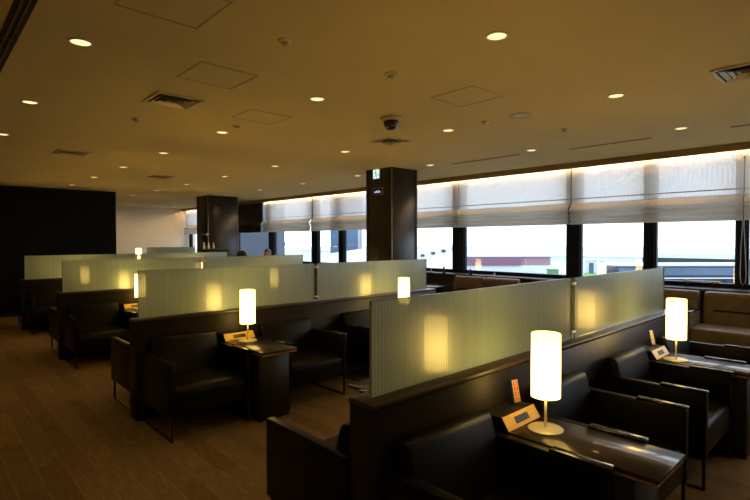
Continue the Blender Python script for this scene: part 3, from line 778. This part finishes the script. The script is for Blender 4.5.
def person(loc, rz, seat, label, jacket, head_turn=0.0, hscale=1.0):
    """seated, facing local -y; seat = seat height"""
    t = thing('person', label, 'person', loc, rz)
    s = seat; hz = s+.09
    V = [(0, 0, hz), (0, .02, hz+.16), (0, .03, hz+.34), (0, .02, hz+.47), (0, .01, hz+.55), (0, 0, hz+.60)]   # pelvis .. neck, skull base
    E_ = [(i, i+1) for i in range(5)]; Rr = [(.15, .11), (.13, .10), (.155, .105), (.10, .075), (.052, .055), (.055, .06)]
    for sx in (-1, 1):
        i = len(V)
        V += [(sx*.17, .02, hz+.44), (sx*.215, -.02, hz+.18), (sx*.17, -.24, hz+.10), (sx*.12, -.31, hz+.09)]
        E_ += [(3, i), (i, i+1), (i+1, i+2), (i+2, i+3)]; Rr += [.055, .045, .034, .028]
        for f, (dx, L) in enumerate(((-.028, .060), (-.010, .072), (.008, .068), (.025, .055))):
            j = len(V); V += [(sx*(.12+dx), -.345, hz+.085), (sx*(.12+dx), -.345-L*.55, hz+.072), (sx*(.12+dx), -.345-L*.85, hz+.050)]
            E_ += [(i+3, j), (j, j+1), (j+1, j+2)]; Rr += [.010, .009, .008]
        j = len(V); V += [(sx*.075, -.315, hz+.085), (sx*.062, -.345, hz+.075)]; E_ += [(i+3, j), (j, j+1)]; Rr += [.011, .009]
        i = len(V)
        V += [(sx*.10, -.02, hz-.01), (sx*.12, -.42, hz-.01), (sx*.12, -.44, .10), (sx*.12, -.52, .045), (sx*.12, -.60, .035)]
        E_ += [(0, i), (i, i+1), (i+1, i+2), (i+2, i+3), (i+3, i+4)]; Rr += [.095, .065, .042, .038, .030]
    body = skin_mesh('body', V, E_, Rr, M['skin'], t)
    # jacket and trousers follow the body
    JV = [(0, 0, hz+.02), (0, .02, hz+.16), (0, .03, hz+.34), (0, .02, hz+.47), (0, .012, hz+.525)]; JE = [(i, i+1) for i in range(4)]; JR = [(.17, .13), (.15, .12), (.175, .125), (.12, .095), (.068, .07)]
    for sx in (-1, 1):
        i = len(JV); JV += [(sx*.17, .02, hz+.44), (sx*.215, -.02, hz+.18), (sx*.172, -.23, hz+.10)]; JE += [(3, i), (i, i+1), (i+1, i+2)]; JR += [.072, .060, .046]
    skin_mesh('jacket', JV, JE, JR, jacket, t)
    TV = [(0, 0, hz)]; TE = []; TR = [(.17, .13)]
    for sx in (-1, 1):
        i = len(TV); TV += [(sx*.10, -.03, hz-.01), (sx*.12, -.42, hz-.01), (sx*.12, -.44, .12)]; TE += [(0, i), (i, i+1), (i+1, i+2)]; TR += [.105, .078, .055]
    skin_mesh('trousers', TV, TE, TR, M['trousers'], t)
    for sx in (-1, 1):
        b = bm_new(); add_sphere(b, (sx*.12, -.53, .035), .05, (.9, 2.3, .7)); obj('shoe', b, M['shoe'], t, smooth=True)
    # head, face and hair share the head's turn
    hc = Vector((0, -.015, hz+.70)); rot = Matrix.Translation(hc) @ Matrix.Rotation(head_turn, 4, 'Z')
    b = bm_new(); tb = bmesh.new(); bmesh.ops.create_uvsphere(tb, u_segments=28, v_segments=20, radius=1)
    for v in tb.verts:
        x, y, z = v.co
        k = 1.0-.22*max(0, -z)*(1 if y > -.2 else .6)
        v.co = Vector((x*.076*k, y*.095*(1-.12*max(0, -z)), z*.115))
    add_sphere(tb, (0, -.094, -.012), .017, (.7, .9, 1.3), 10, 8)
    for sx in (-1, 1): add_sphere(tb, (sx*.078, .008, -.008), .022, (.35, .7, 1.25), 10, 8)
    merge(b, tb, rot); hd = obj('head', b, M['skin'], body, smooth=True)
    b = bm_new()
    for sx in (-1, 1):
        tb = bmesh.new(); add_sphere(tb, (sx*.030, -.084, .012), .010, (1.2, .6, .7), 10, 8); merge(b, tb, rot)
    obj('eyes', b, M['eye'], body, smooth=True)
    b = bm_new(); tb = bmesh.new(); add_sphere(tb, (0, -.084, -.052), .018, (1.2, .4, .35), 10, 8); merge(b, tb, rot); obj('mouth', b, M['lips'], body, smooth=True)
    b = bm_new(); tb = bmesh.new(); bmesh.ops.create_uvsphere(tb, u_segments=28, v_segments=20, radius=1)
    for v in tb.verts:
        x, y, z = v.co; v.co = Vector((x*.086, y*.106+.010, z*.122+.008))
    dele = [v for v in tb.verts if (v.co.y < -.045 and v.co.z < .055) or v.co.z < -.075 or (v.co.y < 0 and v.co.z < -.01)]
    bmesh.ops.delete(tb, geom=dele, context='VERTS')
    merge(b, tb, rot); ho = obj('hair', b, M['hair'], t, smooth=True)
    sd = ho.modifiers.new('thick', 'SOLIDIFY'); sd.thickness = .012
    return t
# dark-haired person on the window-end chair before the fourth partition, another on a window seat
person((4.23, Y1+DY*2+.42, 0), PI, .455, 'person with black hair seated behind the third partition, head above the glass', M['shirt'], .3)
person((6.58, 11.0, -.12), -PI/2, .545, 'person with dark hair seated by the window beside the far pillar', M['shirtb'], .5)

# ------------------------------------------------------------------ outside (seen through the windows, ground 4.5 m below)
GZ = -4.5
struct(box('ground_apron', 8.2, 420, -160, 360, GZ-.2, GZ, M['tarmac']))
b = bm_new(); add_prism(b, [(82, 12), (82, 36.4), (119, 52.6), (119, 18)], GZ, GZ+.06, 'z'); struct(obj('ground_lawn', b, M['grass']))
def rotbox(name, loc, rz, parts, label, cat):
    t = thing(name, label, cat, loc, rz)
    for (nm, x0, x1, y0, y1, z0, z1, mat) in parts: box(nm, x0, x1, y0, y1, z0, z1, M[mat], t)
    return t
# maroon-banded low building, corner toward the lounge
ang = math.atan2(53.4-42.2, 60-71.9)
t = thing('terminal_building', 'low pale building with a maroon roof band', 'building', (71.9, 42.2, GZ), ang)
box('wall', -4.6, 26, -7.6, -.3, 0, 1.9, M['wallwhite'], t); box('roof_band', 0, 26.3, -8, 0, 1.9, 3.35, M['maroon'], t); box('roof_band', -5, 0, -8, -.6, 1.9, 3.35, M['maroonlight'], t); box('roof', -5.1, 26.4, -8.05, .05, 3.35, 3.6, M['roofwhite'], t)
# bus on the apron
dv = Vector((78.4-67.3, 14.2-24.5)); a = math.atan2(dv.y, dv.x)
t = thing('airport_bus', 'long navy sided bus with a white roof beyond the window', 'bus', (72.2, 19.9, GZ), a)
L = 8.6
box('bus_body', -L, L, -1.25, 1.25, .45, 2.7, M['navy'], t, .15, 3); box('bus_roof', -L+.1, L-.1, -1.2, 1.2, 2.68, 3.05, M['roofwhite'], t, .12, 3)
box('window_band', -L+.4, L-.4, -1.27, -1.2, 1.55, 2.45, M['blueglass'], t); box('window_band', -L+.4, L-.4, 1.2, 1.27, 1.55, 2.45, M['blueglass'], t)
box('side_stripe', -L+.2, L-.2, -1.275, -1.2, 1.1, 1.22, M['roofwhite'], t)
for x in (-5.6, 5.2):
    for y in (-1.1, 1.1):
        tb = bmesh.new(); bmesh.ops.create_cone(tb, cap_ends=True, segments=20, radius1=.48, radius2=.48, depth=.3)
        b = bm_new(); merge(b, tb, Matrix.Translation((x, y, .48)) @ Matrix.Rotation(PI/2, 4, 'X')); obj('wheel', b, M['tyre'], t)
# pale hut on the lawn, with poles
t = thing('white_hut', 'small white flat roofed hut on the lawn', 'hut', (90.4, 38.6, GZ), -.9)
box('wall', -1.6, 1.6, -1.2, 1.2, 0, 2.3, M['wallwhite'], t); box('roof', -1.75, 1.75, -1.35, 1.35, 2.3, 2.5, M['roofwhite'], t); box('door', -.9, -.1, -1.24, -1.18, 0, 1.9, M['blueglass'], t)
for k, (x, y, l) in enumerate(((80.0, 33.2, 'white post on the lawn, closest to the hut'), (80.0, 32.1, 'white post on the lawn beside the other post'))):
    t = thing('lawn_post', l, 'post', (x, y, GZ)); 
    b = bm_new(); add_lathe(b, [(.12, 0), (.12, 3.3)], 0, 0, 12); obj('pole', b, M['roofwhite'], t); box('pole_cap', -.2, .2, -.2, .2, 3.3, 3.4, M['wallwhite'], t)
t = thing('green_container', 'green container beside the maroon banded building', 'container', (71.0, 36.3, GZ), .7)
box('container_body', -.75, .75, -.7, .7, .1, 1.5, M['greenbox'], t, .05); box('container_lid', -.8, .8, -.75, .75, 1.5, 1.62, M['greenbox'], t); box('skid', -.6, .6, -.6, .6, 0, .1, M['tyre'], t)
# long low far roofs on the horizon
for k, (x, y, wx, wy, h, l) in enumerate(((150, 58, 6, 150, 1.6, 'very long low pale roof on the far side of the apron'), (105, -8, 3, 42, 3.6, 'long low dark green roofed shed beyond the bus'))):
    t = thing('far_shed', l, 'building', (x, y, GZ))
    box('wall', -wx, wx, -wy, wy, 0, h*.75, M['wallwhite' if k == 0 else 'bluedark'], t); box('roof', -wx-.3, wx+.3, -wy-.3, wy+.3, h*.75, h, M['roofwhite'], t)
# blue-grey towers seen to the left of the near pillar and behind the far pillar
t = thing('office_block', 'tall blue grey office block with pale corner piers beyond the windows', 'building', (39.0, 47.2, GZ), math.radians(135))
box('wall', -1.9, 1.35, -3, 3, 0, 16, M['blueglass'], t); box('pier', -2.05, -1.75, -3.1, -2.6, 0, 16, M['wallwhite'], t); box('pier', 1.2, 1.9, -3.1, -2.6, 0, 16, M['wallwhite'], t)
box('pier', -.75, -.55, -3.1, -2.9, 0, 16, M['bluedark'], t); box('pier', .5, 1.1, -3.1, -2.9, 0, 16, M['bluedark'], t)
t = thing('side_block', 'dark slate blue wing of the terminal behind the far pillar', 'building', (20.0, 36.3, GZ), math.radians(137))
box('wall', -2.6, 1.6, -1.5, 1.5, 0, 12, M['bluedark'], t); box('ledge', -2.65, 1.65, -1.6, -1.5, 5.6, 5.9, M['blueglass'], t)
# white sloping canopy roofs (boarding walkway) rising toward the terminal
def canopy(p0, p1, wdt, label, dots):
    d = Vector((p1[0]-p0[0], p1[1]-p0[1], 0)); Lh = d.length; a = math.atan2(d.y, d.x); rise = p1[2]-p0[2]
    t = thing('boarding_walkway', label, 'walkway', (p0[0], p0[1], GZ), a)
    z0 = p0[2]-GZ; z1 = p1[2]-GZ
    b = bm_new(); add_prism(b, [(0, z0-1.6), (Lh, z1-2.6), (Lh, z1), (0, z0)], 0, wdt, 'y'); obj('walkway_body', b, M['roofwhite'], t)
    b = bm_new(); add_prism(b, [(-.2, z0), (Lh+.2, z1), (Lh+.2, z1+.1), (-.2, z0+.1)], -.2, wdt+.2, 'y'); obj('roof', b, M['roofwhite'], t)
    for k in range(dots):
        u = (k+.5)/dots; zz = z0+(z1-z0)*u
        box('porthole', Lh*u-.13, Lh*u+.13, -.22 if wdt > 0 else -.02, -.02 if wdt > 0 else .22, zz-.32, zz-.14, M['navy'], t)
    for u in (.2, .8): box('support_leg', Lh*u-.15, Lh*u+.15, wdt*.5-.15, wdt*.5+.15, 0, z0-1.0, M['wallwhite'], t)
canopy((28.3, 21.5, 1.25), (25.0, 24.5, .3), -2.2, 'white sloping boarding walkway with small dark portholes beside the near pillar', 6)
canopy((24.3, 25.3, 1.05), (21.1, 28.2, .35), -2.2, 'plain white sloping walkway roof below the blue office block', 0)
